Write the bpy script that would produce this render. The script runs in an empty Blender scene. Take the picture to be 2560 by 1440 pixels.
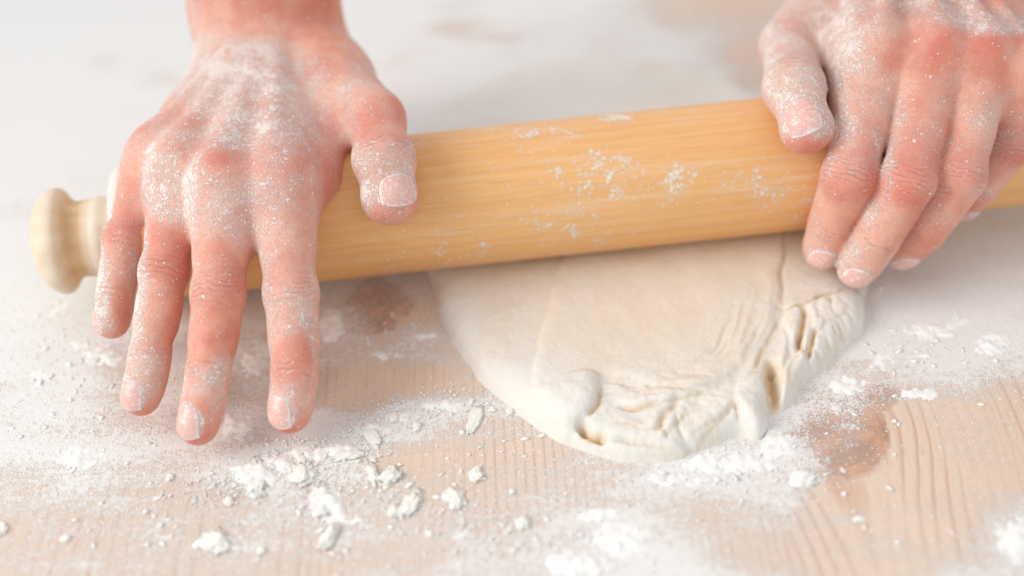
import bpy, bmesh, math, random
import numpy as np
from mathutils import Vector, Matrix, noise as mnoise

random.seed(7); RNG = np.random.default_rng(11)
S = bpy.context.scene
COL = S.collection

# ------------------------------------------------------------------ camera
F_PX = 3555.0; PITCH = math.radians(40); ROLL = math.radians(3); DIST = 0.508
CAM = np.array([0, -DIST*math.cos(PITCH), DIST*math.sin(PITCH)])
FW = np.array([0, math.cos(PITCH), -math.sin(PITCH)])
_r0 = np.array([1., 0, 0]); _u0 = np.cross(_r0, FW)
RT = _r0*math.cos(ROLL) - _u0*math.sin(ROLL)
UP = _u0*math.cos(ROLL) + _r0*math.sin(ROLL)

cam_data = bpy.data.cameras.new('camera'); cam = bpy.data.objects.new('camera', cam_data); COL.objects.link(cam)
m = Matrix.Identity(4)
for i in range(3):
    m[i][0] = RT[i]; m[i][1] = UP[i]; m[i][2] = -FW[i]; m[i][3] = CAM[i]
cam.matrix_world = m
cam_data.sensor_width = 36.0; cam_data.lens = F_PX/2560*36
cam_data.clip_start = 0.02; cam_data.clip_end = 60
cam_data.dof.use_dof = True; cam_data.dof.focus_distance = 0.458; cam_data.dof.aperture_fstop = 3.1
S.camera = cam

# ------------------------------------------------------------------ light
W = bpy.data.worlds.new('World'); S.world = W; W.use_nodes = True
bg = W.node_tree.nodes['Background']; bg.inputs[0].default_value = (0.915, 0.955, 1.0, 1); bg.inputs[1].default_value = 0.80
def area(name, loc, target, sx, sy, power, col):
    l = bpy.data.lights.new(name, 'AREA'); l.shape = 'RECTANGLE'; l.size = sx; l.size_y = sy; l.energy = power; l.color = col
    o = bpy.data.objects.new(name, l); COL.objects.link(o); o.location = loc
    o.rotation_euler = (Vector(target)-Vector(loc)).to_track_quat('-Z', 'Y').to_euler()
    return o
area('window_light', (-0.98, -0.36, 0.74), (0.20, -0.17, 0), 0.8, 0.7, 2.0, (1.0, 0.97, 0.925)).data.spread = math.radians(70)
area('back_window_light', (0.1, 1.7, 1.2), (0, 0.1, 0), 1.2, 0.8, 1.6, (0.96, 0.98, 1.0))
S.view_settings.view_transform = 'Standard'; S.view_settings.look = 'None'
S.view_settings.exposure = 0.09; S.view_settings.gamma = 1.0
S.cycles.max_bounces = 8; S.cycles.diffuse_bounces = 5
try: S.cycles.use_denoising = True
except Exception: pass

# ------------------------------------------------------------------ helpers
def at(px, py, z):
    d = FW + RT*((px-1280)/F_PX) - UP*((py-720)/F_PX)
    return CAM + d*((z-CAM[2])/d[2])
def to_px(p):
    q = np.asarray(p, dtype=float) - CAM; Z = q@FW
    return 1280 + F_PX*(q@RT)/Z, 720 - F_PX*(q@UP)/Z
def mesh_obj(name, v, f, mat=None, parent=None, smooth=True):
    me = bpy.data.meshes.new(name)
    v = np.ascontiguousarray(v, dtype=np.float32); f = np.asarray(f, dtype=np.int32)
    nf, k = f.shape
    me.vertices.add(len(v)); me.vertices.foreach_set('co', v.ravel())
    me.loops.add(nf*k); me.loops.foreach_set('vertex_index', f.ravel())
    me.polygons.add(nf); me.polygons.foreach_set('loop_start', np.arange(0, nf*k, k, dtype=np.int32))
    me.update(calc_edges=True); me.validate()
    if smooth: me.polygons.foreach_set('use_smooth', np.ones(len(me.polygons), dtype=bool))
    o = bpy.data.objects.new(name, me); COL.objects.link(o)
    if mat: me.materials.append(mat)
    if parent: o.parent = parent
    return o
def attr(o, name, vals):
    a = o.data.attributes.new(name, 'FLOAT', 'POINT'); a.data.foreach_set('value', np.asarray(vals, dtype=np.float32))
def tag(o, label=None, cat=None, group=None, kind=None):
    if label: o['label'] = label
    if cat: o['category'] = cat
    if group: o['group'] = group
    if kind: o['kind'] = kind
    return o
def empty(name, loc):
    o = bpy.data.objects.new(name, None); COL.objects.link(o); o.location = loc; o.empty_display_size = .02
    return o
def keep_parent(o, p):
    o.parent = p; o.matrix_parent_inverse = Matrix.Translation(p.location).inverted()
def sstep(a, b, x):
    t = np.clip((x-a)/(b-a), 0, 1); return t*t*(3-2*t)
def vnoise(p, seed=0):
    """smooth value noise in numpy, p (...,2 or 3), roughly 0..1"""
    p = np.asarray(p, dtype=np.float64); d = p.shape[-1]
    i = np.floor(p).astype(np.int64); f = p-i; f = f*f*(3-2*f)
    out = 0
    for c in range(2**d):
        w = 1.0; h = np.full(p.shape[:-1], seed*7919+13, dtype=np.int64)
        for a in range(d):
            b = (c >> a) & 1
            w = w*(f[..., a] if b else 1-f[..., a])
            h = (h*1103515245 + (i[..., a]+b)*(12345+7717*a)) & 0x7fffffff
            h = ((h >> 13) ^ h)*60493 & 0x7fffffff
        out = out + w*((h % 10007)/10007.0)
    return out
def fbm(p, seed=0, o=3):
    s = 0; a = .5; t = 0
    for k in range(o):
        s = s + a*vnoise(np.asarray(p)*2**k, seed+k); t += a; a *= .5
    return s/t
def blobs_px(P, base, bw, blobs):
    """weighted mean of soft blobs (x, y, rx, ry, value) given in photograph pixels, evaluated at world points P"""
    x, y = to_px(P); num = np.full(len(x), base*bw); den = np.full(len(x), bw)
    for b in blobs:
        bx, by, rx, ry, c = b[:5]
        w = np.exp(-((x-bx)/rx)**2-((y-by)/ry)**2)*2.0
        num += w*c; den += w
    return num/den
def poly_dist(Q, pl):
    """distance from 2-D points Q to polyline pl, and the 0..1 parameter along it"""
    Q = np.asarray(Q); best = np.full(len(Q), 1e9); par = np.zeros(len(Q)); n = len(pl)-1
    for k in range(n):
        a = np.array(pl[k]); b = np.array(pl[k+1]); ab = b-a
        t = np.clip(((Q-a)@ab)/max(ab@ab, 1e-12), 0, 1)
        d = np.linalg.norm(Q-a-t[:, None]*ab, axis=1)
        mk = d < best; best[mk] = d[mk]; par[mk] = (k+t[mk])/n
    return best, par
def inside(Q, pg):
    r = np.zeros(len(Q), bool); n = len(pg)
    for k in range(n):
        x1, y1 = pg[k]; x2, y2 = pg[(k+1) % n]
        c = ((y1 > Q[:, 1]) != (y2 > Q[:, 1]))
        with np.errstate(divide='ignore', invalid='ignore'):
            xx = (x2-x1)*(Q[:, 1]-y1)/((y2-y1) if y2 != y1 else 1e-12)+x1
        r ^= c & (Q[:, 0] < xx)
    return r
def sdist(Q, pg):
    d, _ = poly_dist(Q, list(pg)+[pg[0]])
    return np.where(inside(Q, pg), d, -d)          # positive inside
def smooth_closed(pts, n=6):
    pts = np.array(pts, float); out = []
    N = len(pts)
    for i in range(N):
        p0, p1, p2, p3 = pts[i-1], pts[i], pts[(i+1) % N], pts[(i+2) % N]
        for t in np.linspace(0, 1, n, endpoint=False):
            out.append(.5*((2*p1)+(-p0+p2)*t+(2*p0-5*p1+4*p2-p3)*t*t+(-p0+3*p1-3*p2+p3)*t**3))
    return np.array(out)
def smooth_open(pts, n=5):
    pts = np.array(pts, float)
    if len(pts) < 3: return pts
    e = np.vstack([2*pts[0]-pts[1], pts, 2*pts[-1]-pts[-2]]); out = []
    for i in range(1, len(e)-2):
        p0, p1, p2, p3 = e[i-1:i+3]
        for t in np.linspace(0, 1, n, endpoint=False):
            out.append(.5*((2*p1)+(-p0+p2)*t+(2*p0-5*p1+4*p2-p3)*t*t+(-p0+3*p1-3*p2+p3)*t**3))
    out.append(pts[-1]); return np.array(out)

# node helper
class NT:
    def __init__(s, name):
        s.mat = bpy.data.materials.new(name); s.mat.use_nodes = True; s.t = s.mat.node_tree; s.t.nodes.clear()
        s.out = s.t.nodes.new('ShaderNodeOutputMaterial'); s.b = s.t.nodes.new('ShaderNodeBsdfPrincipled')
        s.t.links.new(s.b.outputs[0], s.out.inputs[0])
    def set(s, sock, v):
        if isinstance(v, bpy.types.NodeSocket): s.t.links.new(v, sock)
        elif isinstance(v, (tuple, list)) and len(v) == 3 and sock.type == 'RGBA': sock.default_value = (*v, 1)
        else: sock.default_value = v
    def n(s, typ, out=0, props=None, **ins):
        nd = s.t.nodes.new('ShaderNode'+typ)
        for k, v in (props or {}).items(): setattr(nd, k, v)
        for k, v in ins.items():
            key = int(k[1:]) if k[0] == 'i' and k[1:].isdigit() else k.replace('_', ' ')
            s.set(nd.inputs[key], v)
        return nd.outputs[out]
    def at(s, name): return s.n('Attribute', 2, {'attribute_name': name})
    def m(s, op, a, b=0.0, c=0.0, clamp=False): return s.n('Math', 0, {'operation': op, 'use_clamp': clamp}, i0=a, i1=b, i2=c)
    def mix(s, f, a, b):
        nd = s.t.nodes.new('ShaderNodeMix'); nd.data_type = 'RGBA'
        s.set(nd.inputs[0], f); s.set(nd.inputs[6], a); s.set(nd.inputs[7], b); return nd.outputs[2]
    def step(s, x, a, b):
        return s.n('MapRange', 0, {'interpolation_type': 'SMOOTHSTEP', 'clamp': True}, i0=x, i1=a, i2=b, i3=0.0, i4=1.0)
    def noise(s, vec, scale, detail=3, rough=.5, dist=0.0):
        return s.n('TexNoise', 0, None, Vector=vec, Scale=scale, Detail=detail, Roughness=rough, Distortion=dist)
    def dots(s, vec, scale, frac, r0=.10, r1=.34):
        nd = s.t.nodes.new('ShaderNodeTexVoronoi'); s.set(nd.inputs['Vector'], vec); nd.inputs['Scale'].default_value = scale
        sp = s.t.nodes.new('ShaderNodeSeparateColor'); s.t.links.new(nd.outputs['Color'], sp.inputs[0])
        rad = s.m('MULTIPLY_ADD', sp.outputs[0], r1-r0, r0)
        d = s.m('SUBTRACT', 1.0, s.n('MapRange', 0, {'interpolation_type': 'SMOOTHSTEP', 'clamp': True}, i0=nd.outputs['Distance'], i1=s.m('SUBTRACT', rad, .07), i2=s.m('ADD', rad, .07), i3=0.0, i4=1.0))
        return s.m('MULTIPLY', d, s.m('LESS_THAN', sp.outputs[1], frac))
    def scale(s, vec, x, y, z): return s.n('VectorMath', 0, {'operation': 'MULTIPLY'}, i0=vec, i1=(x, y, z))
    def bump(s, h, dist, strength=1.0, normal=None):
        nd = s.t.nodes.new('ShaderNodeBump'); nd.inputs['Strength'].default_value = strength; nd.inputs['Distance'].default_value = dist
        s.t.links.new(h, nd.inputs['Height'])
        if normal: s.t.links.new(normal, nd.inputs['Normal'])
        return nd.outputs[0]
    def pos(s): return s.n('NewGeometry', 0)
    def obj(s): return s.n('TexCoord', 3)
    def P(s, **kw):
        for k, v in kw.items(): s.set(s.b.inputs[k.replace('_', ' ')], v)
        return s.mat
FLOUR = (0.825, 0.80, 0.77)

# ------------------------------------------------------------------ materials
def mat_wood():
    t = NT('floured_pine'); o = t.obj()
    ph = t.at('phase'); fl = t.at('flour'); kn = t.at('knot'); pid = t.at('plank_tone')
    w1 = t.noise(t.scale(o, 60, 9, 1), 1.0, 4, .55)
    ph2 = t.m('ADD', ph, t.m('MULTIPLY', t.m('SUBTRACT', w1, .5), .8))
    fr = t.m('FRACT', ph2)
    line = t.m('MULTIPLY', t.step(fr, .58, .9), t.m('SUBTRACT', 1.0, t.step(fr, .93, 1.0)))
    vary = t.step(t.noise(t.scale(o, 34, 6, 1), 1.0, 3), .36, .66)
    line = t.m('MULTIPLY', t.m('MULTIPLY', line, t.m('SUBTRACT', 1.0, kn, clamp=True)), t.m('MULTIPLY_ADD', vary, .85, .15))
    fib = t.noise(t.scale(o, 1500, 60, 1), 1.0, 3, .6)
    big = t.noise(t.scale(o, 12, 4, 1), 1.0, 2)
    base = t.mix(t.step(big, .3, .7), (0.75, 0.53, 0.375), (0.80, 0.61, 0.46))
    base = t.mix(t.m('MULTIPLY', pid, .18), base, (0.70, 0.45, 0.28))
    base = t.mix(t.m('MULTIPLY', t.step(fib, .35, .75), .30), base, (0.55, 0.33, 0.2))
    base = t.mix(t.m('MULTIPLY', line, .78), base, (0.56, 0.27, 0.14))
    kc = t.mix(t.step(t.noise(o, 120, 3), .35, .7), (0.38, 0.16, 0.075), (0.64, 0.29, 0.14))
    rg_ = t.m('SINE', t.m('MULTIPLY', t.m('ADD', kn, t.m('MULTIPLY', t.noise(o, 170, 3), .25)), 26.0))
    kc = t.mix(t.m('MULTIPLY', t.step(rg_, .3, .95), .4), kc, (0.26, 0.10, 0.045))
    base = t.mix(t.m('MULTIPLY', t.step(t.m('ADD', kn, t.m('MULTIPLY', t.m('SUBTRACT', t.noise(o, 260, 4), .5), .5)), .18, .5), .9, clamp=True), base, kc)
    # flour: a thin veil, dust caught unevenly, and speckled grains
    n1 = t.noise(t.scale(o, .62, 1.7, 1), 55, 5, .62); n2 = t.noise(o, 480, 4, .7); n3 = t.noise(o, 1700, 2, .7)
    nn = t.m('ADD', t.m('MULTIPLY', n1, .27), t.m('ADD', t.m('MULTIPLY', n2, .33), t.m('MULTIPLY', n3, .40)))
    nn = t.m('MULTIPLY_ADD', t.m('SUBTRACT', nn, .5), 1.55, .5)
    thr = t.m('MULTIPLY_ADD', fl, -0.40, 0.69)
    msk = t.n('MapRange', 0, {'interpolation_type': 'SMOOTHSTEP', 'clamp': True}, i0=nn, i1=t.m('SUBTRACT', thr, .07), i2=t.m('ADD', thr, .09), i3=0.0, i4=1.0)
    veil = t.m('MULTIPLY', t.m('MULTIPLY_ADD', n1, .6, .30), t.m('MULTIPLY_ADD', fl, .85, .16), clamp=True)
    wrp = t.n('VectorMath', 0, {'operation': 'ADD'}, i0=o, i1=t.scale(t.n('TexNoise', 1, None, Vector=o, Scale=900.0, Detail=2.0), .0009, .0009, .0009))
    dd = t.m('MAXIMUM', t.dots(wrp, 620, t.m('MULTIPLY_ADD', fl, .75, .06)), t.dots(wrp, 1250, t.m('MULTIPLY_ADD', fl, .9, .12)))
    msk = t.m('MAXIMUM', msk, dd)
    cov = t.m('MAXIMUM', msk, veil)
    colr = t.mix(cov, base, FLOUR)
    h = t.m('ADD', t.m('MULTIPLY', msk, t.m('MULTIPLY_ADD', n2, 1.2, .3)), t.m('MULTIPLY', fib, .06))
    h = t.m('SUBTRACT', h, t.m('MULTIPLY', line, .05))
    return t.P(Base_Color=colr, Roughness=t.m('MULTIPLY_ADD', cov, .35, .5), Normal=t.bump(h, .00025, .7), Specular_IOR_Level=.3)

def mat_skin():
    t = NT('floured_skin'); o = t.obj()
    red = t.at('red'); fl = t.at('flour'); ct = t.at('crease_t'); cm = t.at('crease_m')
    nb = t.noise(o, 70, 4, .6); nm = t.noise(o, 350, 3)
    base = t.mix(t.step(nb, .34, .66), (0.79, 0.385, 0.265), (0.69, 0.225, 0.14))
    base = t.mix(t.m('MULTIPLY', red, t.m('MULTIPLY_ADD', nb, .7, .25), clamp=True), base, (0.65, 0.125, 0.078))
    # wrinkles across the joints
    wob = t.m('MULTIPLY', t.m('SUBTRACT', t.noise(o, 160, 3), .5), 5.0)
    wv = t.m('SINE', t.m('MULTIPLY', t.m('ADD', ct, wob), 3.4))
    wr = t.m('MULTIPLY', t.step(wv, .55, 1.0), cm)
    wr = t.m('MULTIPLY', wr, t.step(t.noise(o, 260, 2), .36, .58))
    base = t.mix(t.m('MULTIPLY', wr, .62), base, (0.58, 0.15, 0.10))
    n1 = t.noise(o, 130, 4, .65); n2 = t.noise(o, 560, 4, .7); n3 = t.noise(o, 1800, 2, .6)
    nn = t.m('ADD', t.m('MULTIPLY', n1, .24), t.m('ADD', t.m('MULTIPLY', n2, .34), t.m('MULTIPLY', n3, .42)))
    nn = t.m('MULTIPLY_ADD', t.m('SUBTRACT', nn, .5), 1.55, .5)
    thr = t.m('MULTIPLY_ADD', fl, -0.33, 0.735)
    msk = t.n('MapRange', 0, {'interpolation_type': 'SMOOTHSTEP', 'clamp': True}, i0=nn, i1=t.m('SUBTRACT', thr, .04), i2=t.m('ADD', thr, .06), i3=0.0, i4=1.0)
    msk = t.m('MULTIPLY', msk, t.m('SUBTRACT', 1.0, t.m('MULTIPLY', wr, .8)))
    wrp = t.n('VectorMath', 0, {'operation': 'ADD'}, i0=o, i1=t.scale(t.n('TexNoise', 1, None, Vector=o, Scale=1200.0, Detail=2.0), .0008, .0008, .0008))
    dd = t.m('MAXIMUM', t.dots(wrp, 520, t.m('MULTIPLY_ADD', fl, .40, -.03), .06, .30), t.dots(wrp, 1000, t.m('MULTIPLY_ADD', fl, .85, .0), .08, .36))
    msk = t.m('MAXIMUM', msk, t.m('MULTIPLY', dd, .95))
    veil = t.m('MULTIPLY', t.m('MULTIPLY_ADD', n1, 1.2, .0), t.m('MULTIPLY', t.m('POWER', fl, 1.4), 1.15), clamp=True)
    cov = t.m('MAXIMUM', t.m('MULTIPLY', msk, .92), veil)
    colr = t.mix(cov, base, (0.87, 0.79, 0.735))
    fine = t.n('TexVoronoi', 0, {'feature': 'DISTANCE_TO_EDGE'}, Vector=t.n('VectorMath', 0, {'operation': 'ADD'}, i0=o, i1=t.scale(t.n('TexNoise', 1, None, Vector=o, Scale=260.0, Detail=2.0), .004, .004, .004)), Scale=620.0)
    fl_ = t.m('SUBTRACT', 1.0, t.step(fine, .0, .07))
    colr = t.mix(t.m('MULTIPLY', fl_, t.m('MULTIPLY_ADD', cm, .12, .02)), colr, (0.55, 0.15, 0.09))
    pores = t.n('TexVoronoi', 0, {'feature': 'DISTANCE_TO_EDGE'}, Vector=o, Scale=900.0)
    h = t.m('SUBTRACT', t.m('MULTIPLY', msk, .55), t.m('MULTIPLY', wr, .6))
    h = t.m('SUBTRACT', t.m('ADD', h, t.m('MULTIPLY', nm, .35)), t.m('MULTIPLY', fl_, .12))
    h = t.m('ADD', h, t.m('MULTIPLY', t.step(pores, .0, .25), .12))
    t.b.subsurface_method = 'RANDOM_WALK'
    return t.P(Base_Color=colr, Roughness=t.m('MULTIPLY_ADD', cov, .3, .5), Normal=t.bump(h, .00045, .9),
               Subsurface_Weight=.22, Subsurface_Radius=(1.0, .35, .2), Subsurface_Scale=.004, Sheen_Weight=.14, Sheen_Roughness=.45,
               Sheen_Tint=(1.0, .95, .92), Specular_IOR_Level=.35)

def mat_nail():
    t = NT('floured_nail'); o = t.obj(); e = t.at('edge')
    n = t.noise(o, 900, 4, .7)
    cov = t.m('MAXIMUM', t.m('MULTIPLY', t.step(n, .5, .66), .7), t.step(t.m('ADD', e, t.m('MULTIPLY', t.m('SUBTRACT', n, .5), .65)), .86, 1.0), clamp=True)
    colr = t.mix(cov, (0.80, 0.47, 0.41), (0.88, 0.83, 0.80))
    return t.P(Base_Color=colr, Roughness=.32, Normal=t.bump(n, .0002, .5), Subsurface_Weight=.15, Subsurface_Radius=(1, .4, .3), Subsurface_Scale=.002)

def mat_pin():
    t = NT('beech_wood'); o = t.obj(); fl = t.at('flour')
    g1 = t.noise(t.scale(o, 5, 260, 260), 1.0, 5, .62, .3); g2 = t.noise(t.scale(o, 70, 1900, 1900), 1.0, 3, .65); g3 = t.noise(t.scale(o, 5, 30, 30), 1.0, 2)
    base = t.mix(t.step(g1, .3, .7), (0.85, 0.485, 0.20), (0.78, 0.40, 0.14))
    base = t.mix(t.m('MULTIPLY', t.step(g2, .48, .72), .42), base, (0.56, 0.27, 0.09))
    base = t.mix(t.m('MULTIPLY', t.step(g3, .4, .7), .3), base, (0.85, 0.53, 0.25))
    n1 = t.noise(o, 110, 5, .62); n2 = t.noise(o, 620, 4, .7); n3 = t.noise(t.scale(o, 500, 1500, 1500), 1.0, 2)
    nn = t.m('ADD', t.m('MULTIPLY', n1, .4), t.m('ADD', t.m('MULTIPLY', n2, .38), t.m('MULTIPLY', n3, .22)))
    thr = t.m('MULTIPLY_ADD', fl, -0.34, 0.72)
    msk = t.n('MapRange', 0, {'interpolation_type': 'SMOOTHSTEP', 'clamp': True}, i0=nn, i1=t.m('SUBTRACT', thr, .04), i2=t.m('ADD', thr, .06), i3=0.0, i4=1.0)
    st = t.step(t.noise(t.scale(o, 26, 420, 420), 1.0, 4, .65), .50, .72)
    msk = t.m('MAXIMUM', msk, t.m('MULTIPLY', t.dots(o, 900, t.m('MULTIPLY_ADD', fl, .5, -.02)), .8))
    cov = t.m('MAXIMUM', t.m('MULTIPLY', msk, .85), t.m('MULTIPLY', t.m('MULTIPLY_ADD', fl, .75, .03), t.m('MULTIPLY', st, .5)), clamp=True)
    colr = t.mix(cov, base, FLOUR)
    h = t.m('ADD', t.m('MULTIPLY', msk, .6), t.m('MULTIPLY', g2, .1))
    return t.P(Base_Color=colr, Roughness=t.m('MULTIPLY_ADD', cov, .3, .5), Normal=t.bump(h, .0004, .7), Specular_IOR_Level=.4)

def mat_handle():
    t = NT('pale_handle_wood'); o = t.obj()
    g = t.noise(t.scale(o, 30, 240, 240), 1.0, 4, .6)
    fl = t.at('flour')
    n = t.noise(o, 200, 4, .65)
    base = t.mix(t.step(g, .3, .7), (0.70, 0.46, 0.24), (0.58, 0.34, 0.15))
    cov = t.m('MULTIPLY', fl, t.m('MULTIPLY_ADD', n, .9, .4), clamp=True)
    return t.P(Base_Color=t.mix(cov, base, (0.85, 0.77, 0.64)), Roughness=.6, Normal=t.bump(n, .0003, .4))

def mat_dough():
    t = NT('wheat_dough'); o = t.obj(); fl = t.at('flour'); ck = t.at('crack')
    n1 = t.noise(o, 60, 5, .6); n2 = t.noise(o, 500, 4, .65); n3 = t.noise(o, 2200, 2)
    n4 = t.noise(t.scale(o, 130, 40, 60), 1.0, 4, .6, .6)
    base = t.mix(t.step(n4, .3, .7), (0.79, 0.67, 0.515), (0.82, 0.715, 0.57))
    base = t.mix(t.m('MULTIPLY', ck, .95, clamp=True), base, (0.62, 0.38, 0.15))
    nn = t.m('ADD', t.m('MULTIPLY', n1, .42), t.m('ADD', t.m('MULTIPLY', n2, .36), t.m('MULTIPLY', n3, .22)))
    thr = t.m('MULTIPLY_ADD', fl, -0.42, 0.70)
    msk = t.n('MapRange', 0, {'interpolation_type': 'SMOOTHSTEP', 'clamp': True}, i0=nn, i1=t.m('SUBTRACT', thr, .09), i2=t.m('ADD', thr, .11), i3=0.0, i4=1.0)
    cov = t.m('MAXIMUM', t.m('MULTIPLY', msk, .9), t.m('MULTIPLY', fl, .7))
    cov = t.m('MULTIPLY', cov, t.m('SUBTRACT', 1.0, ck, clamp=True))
    colr = t.mix(cov, base, (0.81, 0.782, 0.728))
    h = t.m('ADD', t.m('MULTIPLY', n2, .5), t.m('ADD', t.m('MULTIPLY', n4, .7), t.m('MULTIPLY', msk, .25)))
    t.b.subsurface_method = 'RANDOM_WALK'
    return t.P(Base_Color=colr, Roughness=.75, Normal=t.bump(h, .00042, .8), Subsurface_Weight=.08, Subsurface_Radius=(1, .7, .4), Subsurface_Scale=.002, Specular_IOR_Level=.25)

def mat_flour():
    t = NT('flour_grains'); o = t.obj(); n = t.noise(o, 1500, 3)
    return t.P(Base_Color=t.mix(n, (0.90, 0.87, 0.81), (0.93, 0.915, 0.89)), Roughness=.9, Normal=t.bump(n, .0002, .5), Specular_IOR_Level=.2, Subsurface_Weight=.5, Subsurface_Radius=(1, .9, .8), Subsurface_Scale=.0012)
def mat_crumb():
    t = NT('dough_crumb'); o = t.obj(); n = t.noise(o, 900, 4, .65)
    return t.P(Base_Color=t.mix(t.step(n, .3, .7), (0.88, 0.83, 0.72), (0.93, 0.91, 0.86)), Roughness=.85, Normal=t.bump(n, .0004, .7), Specular_IOR_Level=.2, Subsurface_Weight=.4, Subsurface_Radius=(1, .85, .65), Subsurface_Scale=.0015)

M_WOOD, M_SKIN, M_NAIL, M_PIN, M_HANDLE, M_DOUGH, M_FLOUR, M_CRUMB = mat_wood(), mat_skin(), mat_nail(), mat_pin(), mat_handle(), mat_dough(), mat_flour(), mat_crumb()

# ------------------------------------------------------------------ table of planks
FLOUR_BLOBS = [  # x, y, rx, ry, coverage (photograph pixels)
    (200, 100, 600, 300, 1.05), (1260, 90, 100, 40, .2), (1120, 70, 70, 35, .0), (1010, 150, 70, 40, .2), (390, 190, 60, 40, .3), (560, 60, 60, 30, .3), (250, 160, 50, 30, .4), (1780, 20, 120, 40, -.1), (1880, 130, 50, 40, -.1), (1000, 60, 400, 120, .80), (1300, 40, 300, 90, .86), (1050, 220, 220, 150, 1.2), (1750, 30, 180, 50, .35), (1700, 100, 200, 60, .7), (1880, 140, 60, 40, .45),
    (1150, 95, 90, 40, .6), (60, 480, 150, 60, .75), (80, 800, 160, 140, .95), (130, 1000, 160, 120, .8), (210, 1150, 120, 90, .72),
    (300, 930, 60, 120, .55), (560, 1000, 110, 120, .66), (620, 850, 70, 160, .62), (860, 820, 50, 90, .66), (950, 770, 100, 50, .20), (1010, 745, 50, 30, .55), (880, 800, 40, 30, .5),
    (1010, 890, 150, 22, .55), (900, 950, 70, 60, .22), (1070, 950, 130, 45, .10), (1050, 850, 60, 30, .55),
    (640, 1185, 110, 50, .98), (800, 1130, 100, 40, .94), (950, 1065, 120, 32, .9), (1100, 1015, 90, 26, .84), (1290, 990, 60, 45, .62), (1190, 900, 50, 60, .5),
    (820, 1250, 90, 60, .62), (1000, 1270, 140, 40, .45), (1300, 1110, 200, 70, .36), (1150, 1180, 160, 60, .28),
    (520, 1240, 90, 60, .34), (300, 1300, 220, 90, .46), (560, 1350, 130, 60, .5), (80, 1380, 160, 60, .42), (900, 1400, 140, 50, .44),
    (1150, 1330, 260, 40, .46), (1250, 1290, 120, 30, .5), (1420, 1210, 160, 50, .50), (1560, 1350, 170, 90, .80), (1480, 1420, 120, 60, .86), (1320, 1410, 140, 50, .55),
    (1800, 1170, 170, 60, .92), (1930, 1120, 100, 70, .82), (1650, 1210, 150, 50, .66), (2010, 1190, 45, 40, .85), (1970, 1240, 40, 30, .7),
    (1850, 1330, 110, 60, .40), (1750, 1280, 90, 50, .42), (2100, 960, 90, 60, .74), (2300, 830, 170, 80, .95), (2480, 880, 110, 80, .85), (2450, 740, 160, 60, .85), (2400, 640, 200, 60, .8),
    (2130, 1010, 36, 50, .62), (2300, 960, 120, 40, .7), (2330, 1000, 60, 40, .45), (2260, 1120, 170, 110, .10), (2300, 1260, 220, 110, .14), (2430, 1100, 60, 90, .24),
    (2510, 1000, 50, 120, .16), (2540, 1330, 90, 70, .78), (2460, 1430, 110, 50, .7), (2140, 1300, 60, 22, .42), (2200, 1360, 60, 22, .46), (2060, 1350, 40, 70, .3),
    (2070, 1200, 60, 40, .12), (2075, 1060, 50, 50, .34), (2120, 1090, 30, 40, .62), (2200, 980, 60, 50, .3)]
KNOTS = [(at(2085, 1075, 0), .0150, .024, .030), (at(945, 755, 0), .0110, .013, .022), (at(2210, 985, 0), .004, .02, .02)]
table = empty('wooden_table', (0, 0.25, 0)); tag(table, kind='structure', label='pale pine tabletop of wide planks dusted with flour')
seam = lambda px: at(px, 1330, 0)[0]
s1, s2 = seam(760), seam(1971); wd = s2-s1
edges_x = [s1-3*wd, s1-2*wd, s1-wd, s1, s2, s2+wd, s2+2*wd, s2+3*wd]
def axis_samples(a, b, fine0, fine1, hf, hc):
    xs = [a]
    while xs[-1] < b-1e-9:
        h = hf if fine0 <= xs[-1] <= fine1 else hc
        xs.append(min(b, xs[-1]+h))
    return np.array(xs)
Y0, Y1 = -0.34, 1.25
ys = axis_samples(Y0, Y1, -.16, .30, .0022, .012)
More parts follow.
